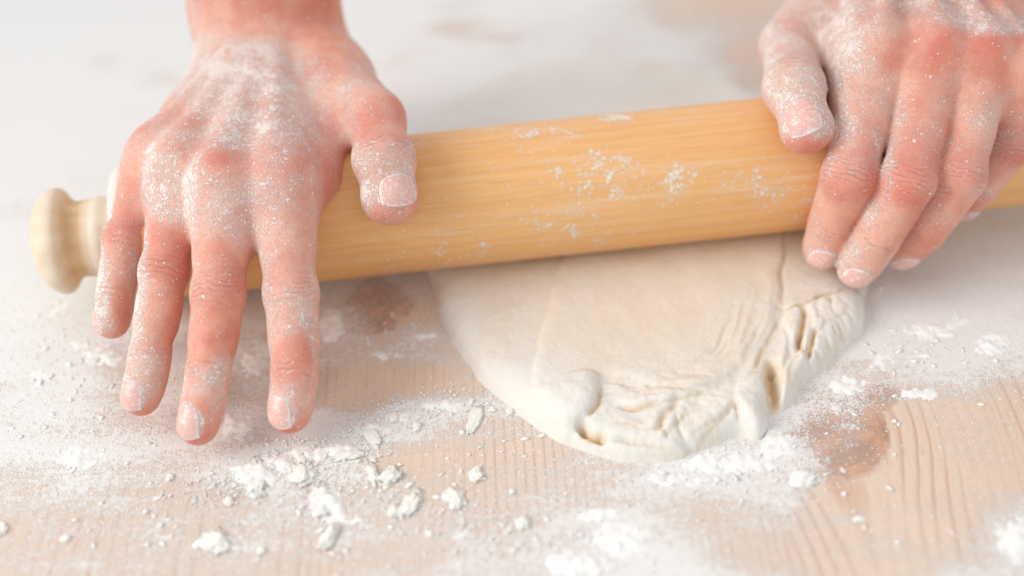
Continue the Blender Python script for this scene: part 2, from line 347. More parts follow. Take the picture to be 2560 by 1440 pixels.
for k in range(7):
    xa, xb = edges_x[k]+.000004, edges_x[k+1]-.000004
    xs = axis_samples(xa, xb, -.26, .26, .0022, .012)
    X, Y = np.meshgrid(xs, ys); nx, ny = len(xs), len(ys)
    z = np.zeros_like(X)
    ed = np.minimum(X-xa, xb-X); z -= .00008*(1-np.clip(ed/.0010, 0, 1))**2*(Y < .02)
    top = np.stack([X, Y, z], -1).reshape(-1, 3)
    idx = np.arange(nx*ny).reshape(ny, nx)
    f = np.stack([idx[:-1, :-1], idx[:-1, 1:], idx[1:, 1:], idx[1:, :-1]], -1).reshape(-1, 4)
    # skirt down to the underside
    rim = np.concatenate([idx[0, :], idx[1:, -1], idx[-1, -2::-1], idx[-2:0:-1, 0]])
    hi = top[rim].copy(); low = hi.copy(); low[:, 2] = -.03; n1_ = len(top); n0 = n1_+len(rim); ar = np.arange(len(rim))
    sk = np.stack([n1_+np.roll(ar, -1), n1_+ar, n0+ar, n0+np.roll(ar, -1)], -1)
    bot = np.array([[xa, Y0, -.03], [xb, Y0, -.03], [xb, Y1, -.03], [xa, Y1, -.03]]); nb = n0+len(rim)
    V = np.vstack([top, hi, low, bot]); f = np.vstack([f, sk, [[nb, nb+3, nb+2, nb+1]]])
    o = mesh_obj('plank', V, f, M_WOOD); keep_parent(o, table)
    u = V[:, 0].copy(); kn = np.zeros(len(V))
    for (kp, rk, sv, su) in KNOTS:
        if not (xa-.02 < kp[0] < xb+.02): continue
        du = V[:, 0]-kp[0]; dv = V[:, 1]-kp[1]
        push = rk*1.25*np.exp(-dv**2/(2*sv**2))*np.exp(-np.abs(du)/su)
        sp = .0022; q_ = (np.abs(du)-push)/sp; u = u - np.sign(du)*np.abs(du) + np.sign(du)*sp*np.logaddexp(0, q_)*(1-np.exp(-np.abs(du)/.001))
        kn = np.maximum(kn, np.clip(1.5-np.sqrt((du/rk)**2+(dv/(rk*1.15))**2)-.7*(vnoise(V[:, :2]*160, 5)-.5), 0, 1))
    u = u + .004*(fbm(np.stack([V[:, 0]*9+k*3, V[:, 1]*2.2], -1), 3)-.5) + .0016*(vnoise(np.stack([V[:, 0]*40, V[:, 1]*9], -1), 8)-.5)
    freq = [250, 260, 235, 300, 225, 240, 250][k]
    uu = u-xa; phase = freq*(uu + (.10 if k % 2 else -.16)*uu**2/wd) + k*3.3
    attr(o, 'phase', phase); attr(o, 'knot', kn)
    attr(o, 'plank_tone', np.full(len(V), [.2, .7, .1, .5, .15, .6, .3][k]))
    fl = blobs_px(V, .80, .02, FLOUR_BLOBS)
    behind = V[:, 1] > .34
    fl[behind] = .9
    attr(o, 'flour', np.clip(fl, 0, 1.3))

# ------------------------------------------------------------------ rolling pin
PIN_R = .02394; YAW = math.radians(3.533); TILT = math.radians(1.251)
PA = np.array([math.cos(YAW)*math.cos(TILT), math.sin(YAW)*math.cos(TILT), math.sin(TILT)])
PC = np.array([0, .015763, .03032])
PE1 = np.cross(PA, [0, 0, 1.]); PE1 /= np.linalg.norm(PE1); PE2 = np.cross(PE1, PA)
def on_pin(px, py, off):
    d = FW + RT*((px-1280)/F_PX) - UP*((py-720)/F_PX); d = d/np.linalg.norm(d)
    w = CAM-PC; dp = d-PA*(d@PA); wp = w-PA*(w@PA); r = PIN_R+off
    a, b, c = dp@dp, 2*dp@wp, wp@wp-r*r
    disc = max(b*b-4*a*c, 0)
    return CAM + d*((-b-math.sqrt(disc))/(2*a))
pin = empty('rolling_pin', tuple(PC)); pin.rotation_euler = Matrix([[PA[i], -PE1[i], PE2[i]] for i in range(3)]).to_euler()
tag(pin, 'long wooden rolling pin with knob handle pressed across the dough', 'rolling pin')
def lathe(name, prof, seg, mat, parent):
    prof = np.array(prof); th = np.linspace(0, 2*np.pi, seg, endpoint=False); n = len(prof)
    V = np.stack([np.repeat(prof[:, 0], seg), (prof[:, 1:2]*np.cos(th)).ravel(), (prof[:, 1:2]*np.sin(th)).ravel()], -1)
    i, j = np.meshgrid(np.arange(n-1), np.arange(seg), indexing='ij'); j2 = (j+1) % seg
    f = np.stack([i*seg+j, i*seg+j2, (i+1)*seg+j2, (i+1)*seg+j], -1).reshape(-1, 4)[:, ::-1]
    return mesh_obj(name, V, f, mat, parent), V
sL, sR = -.1345, .262
bp = [(sL, .0005), (sL, .0125), (sL, PIN_R-.0025)] + [(sL+.0025*(1-math.cos(a)), PIN_R-.0025+.0025*math.sin(a)) for a in np.linspace(.2, math.pi/2, 5)]
bp += [(s, PIN_R) for s in np.linspace(sL+.004, sR-.004, 260)]
bp += [(sR-.0025*(1-math.cos(a)), PIN_R-.0025+.0025*math.sin(a)) for a in np.linspace(math.pi/2, .2, 5)] + [(sR, PIN_R-.0025), (sR, .0125), (sR, .0005)]
barrel, bv = lathe('barrel', bp, 96, M_PIN, pin)
def pin_world(v): return PC + v[:, :1]*PA - v[:, 1:2]*PE1 + v[:, 2:3]*PE2
attr(barrel, 'flour', np.clip(.95*(1-sstep(sL+.002, sL+.010, bv[:, 0]))+blobs_px(pin_world(bv), .30, .05, [
    (1400, 390, 90, 40, .5), (1480, 480, 90, 80, .60), (1640, 450, 60, 30, .58), (1780, 330, 200, 40, .16), (1930, 470, 90, 60, .56), (1850, 410, 50, 20, .5),
    (1150, 500, 110, 60, .16), (1250, 330, 120, 14, .55), (1700, 300, 120, 20, .5), (1550, 290, 40, 14, .75), (1120, 345, 90, 12, .5), (1300, 560, 120, 50, .42), (960, 560, 90, 60, .2),
    (1010, 650, 60, 20, .45), (1600, 560, 140, 50, .4), (1180, 580, 70, 30, .45), (1800, 540, 150, 40, .30), (1140, 650, 60, 20, .5), (700, 660, 120, 40, .2), (1330, 440, 60, 60, .3)]), 0, 1))
def handle(sgn, s0):
    rel = [(0, .0118), (.004, .0124), (.008, .0142), (.012, .0140), (.016, .0134), (.0195, .0134), (.0220, .0150), (.0234, .0166), (.0250, .0182), (.0275, .0186), (.0310, .0176), (.0345, .0148), (.0370, .0108), (.0385, .006), (.0389, .0005)]
    rel = [tuple(p) for p in smooth_open(rel, 4)]
    rel = [(a*.80, b) for a, b in rel]; pr = [(s0+sgn*a, max(b, .0004)) for a, b in rel]
    o, v = lathe('handle', pr if sgn > 0 else pr[::-1], 64, M_HANDLE, pin)
    a = np.abs(v[:, 0]-s0); rr = np.hypot(v[:, 1], v[:, 2])
    attr(o, 'flour', np.clip(.72-.95*np.exp(-((a-.0150)/.0034)**2)+.25*(a < .009), 0.05, 1))  # pale coat drops out along the neck groove, leaving it browner
handle(-1, sL+.0002); handle(1, sR-.0002)

# ------------------------------------------------------------------ dough
DZ = .0068
def D2(pts): return np.array([at(x, y, DZ)[:2] for x, y in pts])
outline = smooth_closed(D2([(1075, 660), (1098, 740), (1130, 810), (1180, 890), (1240, 960), (1300, 1010), (1365, 1052), (1440, 1082), (1510, 1108), (1570, 1122), (1640, 1122), (1690, 1116), (1704, 1100),
    (1760, 1092), (1800, 1078), (1850, 1062), (1895, 1068), (1917, 1040), (1922, 1000), (1950, 994), (2010, 930), (2075, 870), (2140, 812), (2172, 770), (2176, 700), (2170, 620),
    (2120, 470), (2000, 300), (1850, 185), (1680, 125), (1500, 108), (1330, 130), (1180, 190), (1060, 270), (1000, 340), (985, 420), (1010, 540)]), 6)
xs = np.arange(outline[:, 0].min()-.003, outline[:, 0].max()+.003, .00055); ysd = np.arange(outline[:, 1].min()-.003, outline[:, 1].max()+.003, .00065)
X, Y = np.meshgrid(xs, ysd); Q = np.stack([X.ravel(), Y.ravel()], -1)
Qw = Q + .0018*(np.stack([fbm(Q*140, 21), fbm(Q*140, 31)], -1)-.5) + .0045*(np.stack([fbm(Q*45, 22), fbm(Q*45, 32)], -1)-.5)
sd = sdist(Qw, outline)
def dome(d, w): 
    t = np.clip(d/w, 0, 1); return np.sqrt(np.clip(1-(1-t)**2, 0, 1))
px_of = to_px(np.stack([Q[:, 0], Q[:, 1], np.full(len(Q), DZ)], -1)); QX, QY = px_of
H = .0064*dome(sd, .0105)
H *= 1-.10*np.exp(-((QX-1650)/350)**2-((QY-800)/160)**2)
crack = np.zeros(len(Q))
def layer(pts, th, w):
    d = sdist(Qw, smooth_closed(D2(pts), 6)); return th*dome(d, w)
# folded-over sheet (upper layer) with its left edge as the faint crease
H += layer([(1440, 600), (1395, 700), (1355, 820), (1332, 930), (1330, 1010), (1375, 1050), (1448, 1048), (1496, 990), (1510, 940), (1600, 960), (1720, 985), (1800, 960), (1880, 880), (1935, 780), (1955, 680), (1965, 520), (1700, 420)], .0013, .0045)*(H > .002)
# bulging rolled lobe
H += layer([(1340, 1000), (1385, 950), (1470, 925), (1505, 955), (1494, 1010), (1448, 1050), (1390, 1045)], .0026, .0140)*(H > .001)
# sheet below the lobe, ending in a ragged lip over the base
low = sdist(Qw, smooth_closed(D2([(1440, 1060), (1500, 1098), (1570, 1150), (1640, 1160), (1700, 1135), (1692, 1114), (1600, 1102), (1515, 1088), (1465, 1050)]), 5)) if True else 0
H = np.where(low > 0, np.minimum(H, .0034+.0008*vnoise(Q*200, 3)), H)
# rounded flap hanging on the right of the front
H += layer([(1840, 960), (1850, 1040), (1895, 1072), (1918, 1040), (1915, 970), (1890, 930)], .0020, .0085)*(H > .0)
# torn right lobe
H += layer([(1955, 775), (2060, 740), (2135, 715), (2176, 730), (2170, 780), (2070, 870), (1990, 950), (1950, 985), (1945, 940), (1975, 870)], .0020, .006)*(H > .0)
def lip(pts, th, L, up=1, w=.0011, ck=.35):
    """a folded edge: the sheet behind the line rises towards it and drops off steeply at it"""
    global H, crack
    pl = smooth_open(D2(pts), 6); pl = pl+RNG.normal(size=pl.shape)*.00022
    d, t = poly_dist(Qw, pl); k = np.clip((t*(len(pl)-1)).astype(int), 0, len(pl)-2)
    tg = pl[k+1]-pl[k]; w_ = Qw-pl[k]; sd_ = np.sign(tg[:, 0]*w_[:, 1]-tg[:, 1]*w_[:, 0])*up
    s_ = np.where(sd_ > 0, d, -d); fade = np.clip(np.minimum(t, 1-t)*6, 0, 1)**.6
    H = H + th*fade*np.clip(1-s_/L, 0, 1)**1.4*dome(s_, w)*(s_ > 0)*(H > .0008)
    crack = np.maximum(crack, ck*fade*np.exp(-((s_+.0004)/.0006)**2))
def stroke(pts, w, amp, ck=0.0, taper=True):
    global H, crack
    d, t = poly_dist(Qw, smooth_open(D2(pts), 5))
    e = np.exp(-(d/w)**2)
    if taper: e = e*np.clip(np.minimum(t, 1-t)*5, 0.0, 1)**.7
    e = e*(.55+.9*vnoise(Q*420, 77)) if amp < -.0009 else e
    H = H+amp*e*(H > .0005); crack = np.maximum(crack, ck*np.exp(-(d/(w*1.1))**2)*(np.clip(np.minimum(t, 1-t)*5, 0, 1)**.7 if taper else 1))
mm = .001
lip([(1512, 962), (1560, 972), (1640, 984), (1740, 980), (1850, 945)], 1.0*mm, .010)
lip([(1545, 1008), (1590, 1024), (1655, 1016), (1715, 1000), (1800, 985)], 1.3*mm, .009, ck=.6)
lip([(1512, 1050), (1570, 1062), (1620, 1076), (1652, 1050), (1700, 1016)], 1.1*mm, .008, ck=.55)
lip([(1690, 1112), (1745, 1090), (1800, 1054), (1838, 1014)], 1.5*mm, .010, ck=.5)
lip([(1640, 1100), (1662, 1078), (1700, 1050), (1740, 1030)], .8*mm, .006, ck=.5)
lip([(1955, 776), (2000, 766), (2060, 743), (2136, 714)], 1.1*mm, .012, ck=.8)
lip([(1866, 948), (1900, 890), (1930, 838), (1954, 776)], .9*mm, .010, ck=.5)
lip([(1972, 905), (2004, 880), (2030, 850), (2060, 815)], 1.0*mm, .007, ck=.6); lip([(2040, 830), (2085, 800), (2130, 770)], .8*mm, .007, ck=.45)
stroke([(1448, 1045), (1470, 1072), (1512, 1092)], 1.5*mm, -4.5*mm, 1.0); stroke([(1505, 958), (1498, 1000), (1470, 1040)], .8*mm, -1.6*mm, .75)
stroke([(1445, 1058), (1360, 1100)], .5*mm, -.8*mm, .2)
stroke([(1512, 1090), (1600, 1104), (1690, 1118)], .6*mm, -1.6*mm, .45)
stroke([(1515, 952), (1560, 966), (1640, 976), (1740, 978)], .7*mm, -1.2*mm, .30); stroke([(1520, 964), (1600, 990), (1700, 992)], 1.6*mm, 1.0*mm)
stroke([(1545, 1008), (1590, 1022), (1650, 1014)], .9*mm, -1.7*mm, .75); stroke([(1545, 994), (1600, 1004), (1690, 1000), (1800, 968)], 1.2*mm, .9*mm)
stroke([(1640, 1075), (1655, 1045), (1700, 1012)], 1.2*mm, -1.8*mm, .65); stroke([(1618, 1078), (1650, 1078), (1662, 1100)], .6*mm, -1.1*mm, .6)
stroke([(1690, 1022), (1692, 1070), (1702, 1105)], .6*mm, -1.0*mm, .3); stroke([(1690, 1010), (1760, 1000), (1840, 1010)], .7*mm, .5*mm)
stroke([(1720, 1090), (1800, 1050), (1838, 1012)], .6*mm, -1.2*mm, .45)
stroke([(1838, 1008), (1842, 1030), (1850, 1050)], .7*mm, -1.5*mm, .6)
stroke([(1918, 900), (1925, 950), (1938, 1010)], 1.7*mm, -5.2*mm, .9); stroke([(1905, 910), (1912, 960), (1922, 1000)], .8*mm, -1.6*mm, .6)
stroke([(1965, 560), (1960, 680), (1950, 775)], .45*mm, -.7*mm, .5, False); stroke([(1950, 775), (1925, 840), (1900, 885), (1868, 940)], .5*mm, -1.1*mm, .55)
stroke([(1950, 778), (2000, 765), (2060, 742), (2135, 714)], .7*mm, -2.0*mm, .8); stroke([(2150, 705), (2158, 720)], 1.0*mm, -2*mm, .8)
stroke([(2012, 762), (2006, 800), (1996, 850), (1998, 890)], 1.1*mm, -2.6*mm, .9); stroke([(2034, 830), (2028, 862), (2006, 900)], .9*mm, -2.2*mm, .95); stroke([(2000, 830), (1990, 890)], 1.2*mm, -1.2*mm, .8)
stroke([(2086, 742), (2078, 770), (2085, 795)], .5*mm, -1.1*mm, .7); stroke([(2095, 805), (2112, 835)], .6*mm, -1.2*mm, .7); stroke([(2080, 815), (2092, 840)], .5*mm, -.9*mm, .7)
stroke([(1935, 930), (1960, 860), (1985, 790)], 1.6*mm, .9*mm); stroke([(1960, 960), (1975, 900), (1985, 860)], .6*mm, -.9*mm, .3)
for k in range(34):
    a = RNG.random(); t0 = RNG.random()*.55; t1 = t0+.25+.3*RNG.random()
    cv = smooth_open([(1560+a*300, 985-a*70), (1700+a*210, 930-a*120), (1800+a*130, 800-a*180)], 10)
    cv = cv[int(t0*20):max(int(t0*20)+3, int(min(t1, 1)*20))]+RNG.normal(size=2)*6
    stroke(cv[::2], (.35+.5*RNG.random())*mm, RNG.choice([-.32, .28])*mm, .05)
for k in range(30):
    a, c, l = RNG.random(), RNG.random(), .3+.4*RNG.random()
    p0 = np.array([1962+100*a, 775-45*a]); p1 = np.array([1938+110*a, 980-100*a]); q0 = p0+(p1-p0)*c*.6; q1 = q0+(p1-p0)*l
    stroke([q0, (q0+q1)/2+RNG.normal(size=2)*7, q1+RNG.normal(size=2)*5], (.35+.5*RNG.random())*mm, RNG.choice([-.5, .35, -.3])*mm, .12*RNG.random())
for k in range(12):
    a = RNG.random(); cx, cy = 1990+150*a, 930-150*a+RNG.normal()*14
    stroke([(cx-8, cy-12), (cx+RNG.normal()*4, cy), (cx+8, cy+10)], .6*mm, -.9*mm, .35)
for k in range(14):
    cx, cy = 1500+RNG.random()*330, 940+RNG.random()*130; l = 20+40*RNG.random(); sl = -.3+RNG.random()*.6
    stroke([(cx-l, cy+sl*l), (cx, cy-6+12*RNG.random()), (cx+l, cy-sl*l)], .5*mm, -.55*mm, .2)
# roughness of the surface, then the pin's flattening
strn = fbm(np.stack([Q[:, 0]*120+Q[:, 1]*60, Q[:, 1]*260], -1), 4)
H += (H > .0006)*(.0010*(fbm(Q*70, 41)-.5)+.00055*(strn-.5)*sstep(820, 980, QY)+.0002*(fbm(Q*420, 44)-.5))
rag = np.maximum(sstep(900, 1010, QY), sstep(1940, 2000, QX)*sstep(700, 780, QY)); H += rag*(H > .0008)*(.0016*(fbm(Q*130, 51)-.5)+.0006*(fbm(Q*700, 53, 2)-.5))
H *= 1-.5*sstep(330, 200, QY) if False else 1-.5*(1-sstep(180, 330, QY))
# far side is a slack uneven sheet
H += (QY < 420)*(H > .001)*.004*(fbm(Q*38, 61)-.45)
Hg = H.reshape(X.shape)
for _ in range(1):
    Hp = np.pad(Hg, 1, mode='edge'); Hg = (Hp[:-2, 1:-1]+Hp[2:, 1:-1]+Hp[1:-1, :-2]+Hp[1:-1, 2:]+2*Hp[1:-1, 1:-1])/6
H = Hg.ravel().copy()
pc_y = PC[1]+(Q[:, 0]-PC[0])*PA[1]/PA[0]; pc_z = PC[2]+(Q[:, 0]-PC[0])*PA[2]/PA[0]
dy = Q[:, 1]-pc_y; under = np.abs(dy) < PIN_R*.97
zmax = np.where(under, pc_z-np.sqrt(np.clip(PIN_R**2-dy**2, 0, None))-.0002, 9)
H = np.minimum(H, np.maximum(zmax, .0006))
H = np.clip(H, 0, None)
keep = (sd > -.0022).reshape(X.shape)
Hn = np.where(sd > 0, H+.0006, .0006-(.0022 if True else 0)*np.clip(-sd/.0022, 0, 1))
idx = np.arange(X.size).reshape(X.shape)
fm = keep[:-1, :-1] & keep[1:, :-1] & keep[:-1, 1:] & keep[1:, 1:]
f = np.stack([idx[:-1, :-1], idx[:-1, 1:], idx[1:, 1:], idx[1:, :-1]], -1)[fm]
used, inv = np.unique(f, return_inverse=True)
DV = np.stack([Q[:, 0], Q[:, 1], Hn], -1)
dough = mesh_obj('dough', DV[used], inv.reshape(f.shape), M_DOUGH)
dfl = blobs_px(DV, .45, .05, [(1230, 800, 90, 120, .55), (1150, 850, 60, 120, .95), (1280, 980, 90, 60, .98), (1400, 1000, 90, 60, .95), (1560, 800, 200, 120, .28), (1700, 650, 260, 60, .25), (1250, 700, 120, 50, .35),
    (1480, 720, 80, 60, .40), (1850, 800, 90, 120, .48), (1600, 900, 160, 40, .55), (1600, 1000, 120, 50, .75), (1600, 1130, 120, 30, .70), (1760, 1030, 90, 50, .70), (1880, 1020, 50, 60, .8), (2060, 800, 90, 70, .8), (2120, 850, 60, 50, .7),
    (2050, 700, 80, 50, .6), (1400, 200, 400, 130, .85), (1650, 220, 180, 60, .5), (1300, 160, 120, 60, 1.0)])
attr(dough, 'flour', np.clip(dfl, 0, 1)[used]); attr(dough, 'crack', np.clip(crack, 0, 1)[used])
tag(dough, 'flattened pale bread dough with torn folded edge under the rolling pin', 'dough')

# ------------------------------------------------------------------ hands: signed distance surface
def cone(p, a, b, ra, rb):
    ab = b-a; t = np.clip(((p-a)@ab)/(ab@ab), 0, 1).astype(np.float32)
    d = p-a-t[:, None]*ab
    return np.sqrt(np.einsum('ij,ij->i', d, d))-(ra+(rb-ra)*t)
def smin(a, b, k):
    h = np.maximum(k-np.abs(a-b), 0)/k
    return np.minimum(a, b)-h*h*k*.25
def chain(p, prims, k):
    d = None
    for (a, b, ra, rb) in prims:
        c = cone(p, np.asarray(a, np.float32), np.asarray(b, np.float32), ra, rb)
        d = c if d is None else smin(d, c, k)
    return d
def polygonise(fn, lo, hi, h):
    lo = np.array(lo); n = np.ceil((np.array(hi)-lo)/h).astype(int); B = 8
    nb = n//B+1; n = nb*B
    G = np.full(n, .05, np.float32)
    bi = np.stack(np.meshgrid(*[np.arange(q) for q in nb], indexing='ij'), -1).reshape(-1, 3)
    cen = (lo+(bi*B+(B-1)/2)*h).astype(np.float32); dc = fn(cen); rad = h*B*.87*1.25
    loc = np.stack(np.meshgrid(*[np.arange(B)]*3, indexing='ij'), -1).reshape(-1, 3)
    for b0 in np.nonzero(dc < -rad)[0]:
        i, j, k = bi[b0]*B; G[i:i+B, j:j+B, k:k+B] = -.05
    act = bi[np.abs(dc) <= rad]
    for c in range(0, len(act), 1500):
        ii = (act[c:c+1500, None, :]*B+loc[None]).reshape(-1, 3)
        G[ii[:, 0], ii[:, 1], ii[:, 2]] = fn((lo+ii*h).astype(np.float32))
    sg = G < 0
    c8 = np.zeros(np.array(G.shape)-1, np.int8)
    for a in (0, 1):
        for b in (0, 1):
            for c in (0, 1): c8 += sg[a:G.shape[0]-1+a, b:G.shape[1]-1+b, c:G.shape[2]-1+c]
    cells = np.argwhere((c8 > 0) & (c8 < 8)); vid = np.full(c8.shape, -1, np.int32); vid[tuple(cells.T)] = np.arange(len(cells))
    acc = np.zeros((len(cells), 3)); cnt = np.zeros(len(cells))
    corners = [(a, b, c) for a in (0, 1) for b in (0, 1) for c in (0, 1)]
    for x in corners:
        for ax in range(3):
            if x[ax]: continue
            y = list(x); y[ax] = 1
            g0 = G[tuple((cells+x).T)]; g1 = G[tuple((cells+y).T)]; mk = (g0 < 0) != (g1 < 0)
            t = g0[mk]/(g0[mk]-g1[mk]); pt = np.tile(np.array(x, float), (mk.sum(), 1)); pt[:, ax] += t
            acc[mk] += pt; cnt[mk] += 1
    V = lo+(cells+acc/cnt[:, None])*h
    faces = []
    for ax in range(3):
        b, c = (ax+1) % 3, (ax+2) % 3
        sl0 = [slice(None)]*3; sl1 = [slice(None)]*3; sl0[ax] = slice(0, -1); sl1[ax] = slice(1, None)
        ch = sg[tuple(sl0)] != sg[tuple(sl1)]; E = np.argwhere(ch); E = E[(E[:, b] > 0) & (E[:, c] > 0)]
        ok = (E[:, b] < c8.shape[b]) & (E[:, c] < c8.shape[c]); E = E[ok]
        flip = sg[tuple(E.T)]
        q = []
        for ob, oc in ((-1, -1), (0, -1), (0, 0), (-1, 0)):
            e = E.copy(); e[:, b] += ob; e[:, c] += oc; q.append(vid[tuple(e.T)])
        q = np.stack(q, -1); q[~flip] = q[~flip][:, ::-1]; faces.append(q)
    Fc = np.vstack(faces); Fc = Fc[(Fc >= 0).all(1)]
    return V, Fc
def grad(fn, p, e=.0004):
    p = p.astype(np.float32); g = np.stack([fn(p+np.float32(e)*np.eye(3, dtype=np.float32)[k])-fn(p-np.float32(e)*np.eye(3, dtype=np.float32)[k]) for k in range(3)], -1)
    return g/np.maximum(np.linalg.norm(g, axis=1, keepdims=True), 1e-9)
def unit(v): v = np.asarray(v, float); return v/np.linalg.norm(v)

def make_hand(person, label, fingers, palm, kpalm, thumb, bumps, bounds, flour_blobs, red_pts, up, thumb_up, nails, h=.00075, kf=.006, kt=.004):
    """fingers: list of joint lists [(p, r) MCP, PIP, DIP, tip]; thumb the same; palm: cones"""
    chains = []
    for j in fingers:
        c = []
        for (p, r), (q, s) in zip(j[:-1], j[1:]): c.append((p, q, r, s))
        for i in (1, 2):                                # joints stand slightly proud, pads below
            (p0, _), (p, r), (q, s) = j[i-1], j[i], j[i+1]
            ax = unit(q-p); n = unit(up-ax*(up@ax)); side = np.cross(ax, n)
            if i == 1: c.append((p-side*.0003+n*.0004, p+side*.0003+n*.0004, r*.93, r*.93))
            mid = (p+q)/2; c.append((mid-n*.0012-ax*.003, mid-n*.0010+ax*.003, (r+s)/2*1.0, (r+s)/2*1.0))
        (p, r), (q, s) = j[0], j[1]; ax = unit(q-p); n = unit(up-ax*(up@ax))
        c.append((p*.65+q*.35-n*.0018, p*.35+q*.65-n*.0008, r*.97, s*1.03))
        (p, r), (q, s) = j[2], j[3]; ax = unit(q-p); n = unit(up-ax*(up@ax))
        c.append((p*.45+q*.55-n*.0014, q-n*.0008, s*1.0, s*.96))
        chains.append(c)
    tch = [(p, q, r, s) for (p, r), (q, s) in zip(thumb[:-1], thumb[1:])]
    (p, r), (q, s) = thumb[-2], thumb[-1]; ax = unit(q-p); n = unit(thumb_up-ax*(thumb_up@ax)); sd_ = np.cross(ax, n)
    tch.append((q-sd_*.0014-n*.001, q+sd_*.0014-n*.001, s*.92, s*.92)); tch.append((p-sd_*.0007, p+sd_*.0007, r*.97, r*.97))
    def fn(P):
        d = chain(P, palm, kpalm)
        for (a, b, ra, rb, k) in bumps: d = smin(d, cone(P, np.asarray(a, np.float32), np.asarray(b, np.float32), ra, rb), k)
        f = None
        for c in chains:
            e = chain(P, c, .003); f = e if f is None else smin(f, e, .0007)
        d = smin(d, f+.0011, kf)
        d = smin(d, chain(P, tch, .003)+.0009, kt)
        return d
    V, Fc = polygonise(fn, bounds[0], bounds[1], h)
    for _ in range(2):
        d = fn(V.astype(np.float32)); g = grad(fn, V); V = V-g*d[:, None]*.9
    g = grad(fn, V)
    o = mesh_obj('arm', V, Fc, M_SKIN); keep_parent(o, person); o['label'] = label
    red = np.zeros(len(V)); ct = np.zeros(len(V)); cm = np.zeros(len(V))
    for c in red_pts:
        p, s, a = c; red += a*np.exp(-((V-p)**2).sum(1)/(s*s))
    for J, u in [(f_, up) for f_ in fingers]+[(thumb[-3:], thumb_up)]:
        n_j = len(J)
        for i in range(1, n_j-1):
            p, r = J[i]; ax = unit(J[i+1][0]-J[i-1][0]); n = unit(u-ax*(u@ax))
            w = V-p; t = w@ax; dors = sstep(-.1, .6, g@n); near = np.linalg.norm(w-t[:, None]*ax, axis=1) < r*1.5
            wd_ = .0052 if (i == 1 and n_j > 3) or n_j == 3 else .0026
            mval = np.exp(-(t/wd_)**2)*dors*near
            hit = mval > cm; ct[hit] = (t*1000)[hit]; cm = np.maximum(cm, mval)
        tip, r = J[-1]; pr = J[-2][0]; ax = unit(tip-pr)
        red += .55*sstep(-.004, .006, (V-tip)@ax)*(np.linalg.norm(V-tip, axis=1) < .014)
    fl = blobs_px(V, .28, .05, flour_blobs)
    # flour on upward skin; lit left sides and shaded right sides painted into it
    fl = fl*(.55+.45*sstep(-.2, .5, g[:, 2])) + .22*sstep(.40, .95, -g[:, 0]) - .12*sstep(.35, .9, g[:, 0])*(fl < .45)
    for (nc, nax, nn_, w_, l_) in nails:
        q = V-nc; uu = q@np.cross(nax, nn_); vv = q@nax; e = np.sqrt((uu/(w_*1.0))**2+(vv/(l_*1.0))**2)
        ring = np.exp(-((e-1.12)/.10)**2)*(q@nn_ > -.004)*(vv < l_*.6); fl = np.maximum(fl, .95*ring*(.6+.6*vnoise(V*700, 3)))
    for (nc, nax, nn_, w_, l_) in nails:
        q = V-nc; uu = q@np.cross(nax, nn_); vv = q@nax; e = np.sqrt((uu/w_)**2+(vv/l_)**2); red += .8*np.exp(-((e-1.0)/.10)**2)*(q@nn_ > -.004)
    attr(o, 'red', np.clip(red, 0, 1.2)); attr(o, 'crease_t', ct); attr(o, 'crease_m', cm); attr(o, 'flour', np.clip(fl, 0, 1))
    for (nc, nax, nn_, w_, l_) in nails:
        side = np.cross(nax, nn_); NU, NV = 17, 17; pts = []; ed = []
        for iv in range(NV):
            for iu in range(NU):
                a = -1+2*iu/(NU-1); b = -1+2*iv/(NV-1)
                # square to rounded shape: rounded towards the cuticle, gently curved free edge
                xx = a*math.sqrt(max(1-.42*b*b, 0)) if b < 0 else a*math.sqrt(max(1-.20*b*b, 0)); yy = b*math.sqrt(max(1-.42*a*a, 0))
                pts.append(nc+side*xx*w_+nax*yy*l_+nn_*.012); ed.append(max(abs(a), abs(b)))
        p = np.array(pts); ed = np.array(ed)
        for _ in range(24): p = p-nn_*np.clip(fn(p.astype(np.float32)), -.002, .002)[:, None]*.8
        # the plate is flatter across than the finger below it
        tp = p+nn_*(.00075*(1-ed**2*.72))[:, None]; bt = p-nn_*.0006
        i, j = np.meshgrid(np.arange(NV-1), np.arange(NU-1), indexing='ij'); q = (i*NU+j).ravel()
        ft = np.stack([q, q+1, q+NU+1, q+NU], -1); n0 = NU*NV
        idx2 = np.arange(n0).reshape(NV, NU); rim = np.concatenate([idx2[0, :], idx2[1:, -1], idx2[-1, -2::-1], idx2[-2:0:-1, 0]])
        sk = np.stack([np.roll(rim, -1), rim, rim+n0, np.roll(rim, -1)+n0], -1)
        if np.dot(np.cross(tp[1]-tp[0], tp[NU]-tp[0]), nn_) < 0: ft = ft[:, ::-1]; sk = sk[:, ::-1]
        no = mesh_obj('fingernail', np.vstack([tp, bt]), np.vstack([ft, sk, ft[:, ::-1]+n0]), M_NAIL)
        attr(no, 'edge', np.concatenate([ed, ed]))
        no.parent = o
    return o, fn

person = empty('person', (0, .35, .10))
tag(person, 'person with bare forearms and floury hands, leaning on and gripping the rolling pin', 'person')
J = lambda px, py, z, r: (at(px, py, z*mm), r*mm)

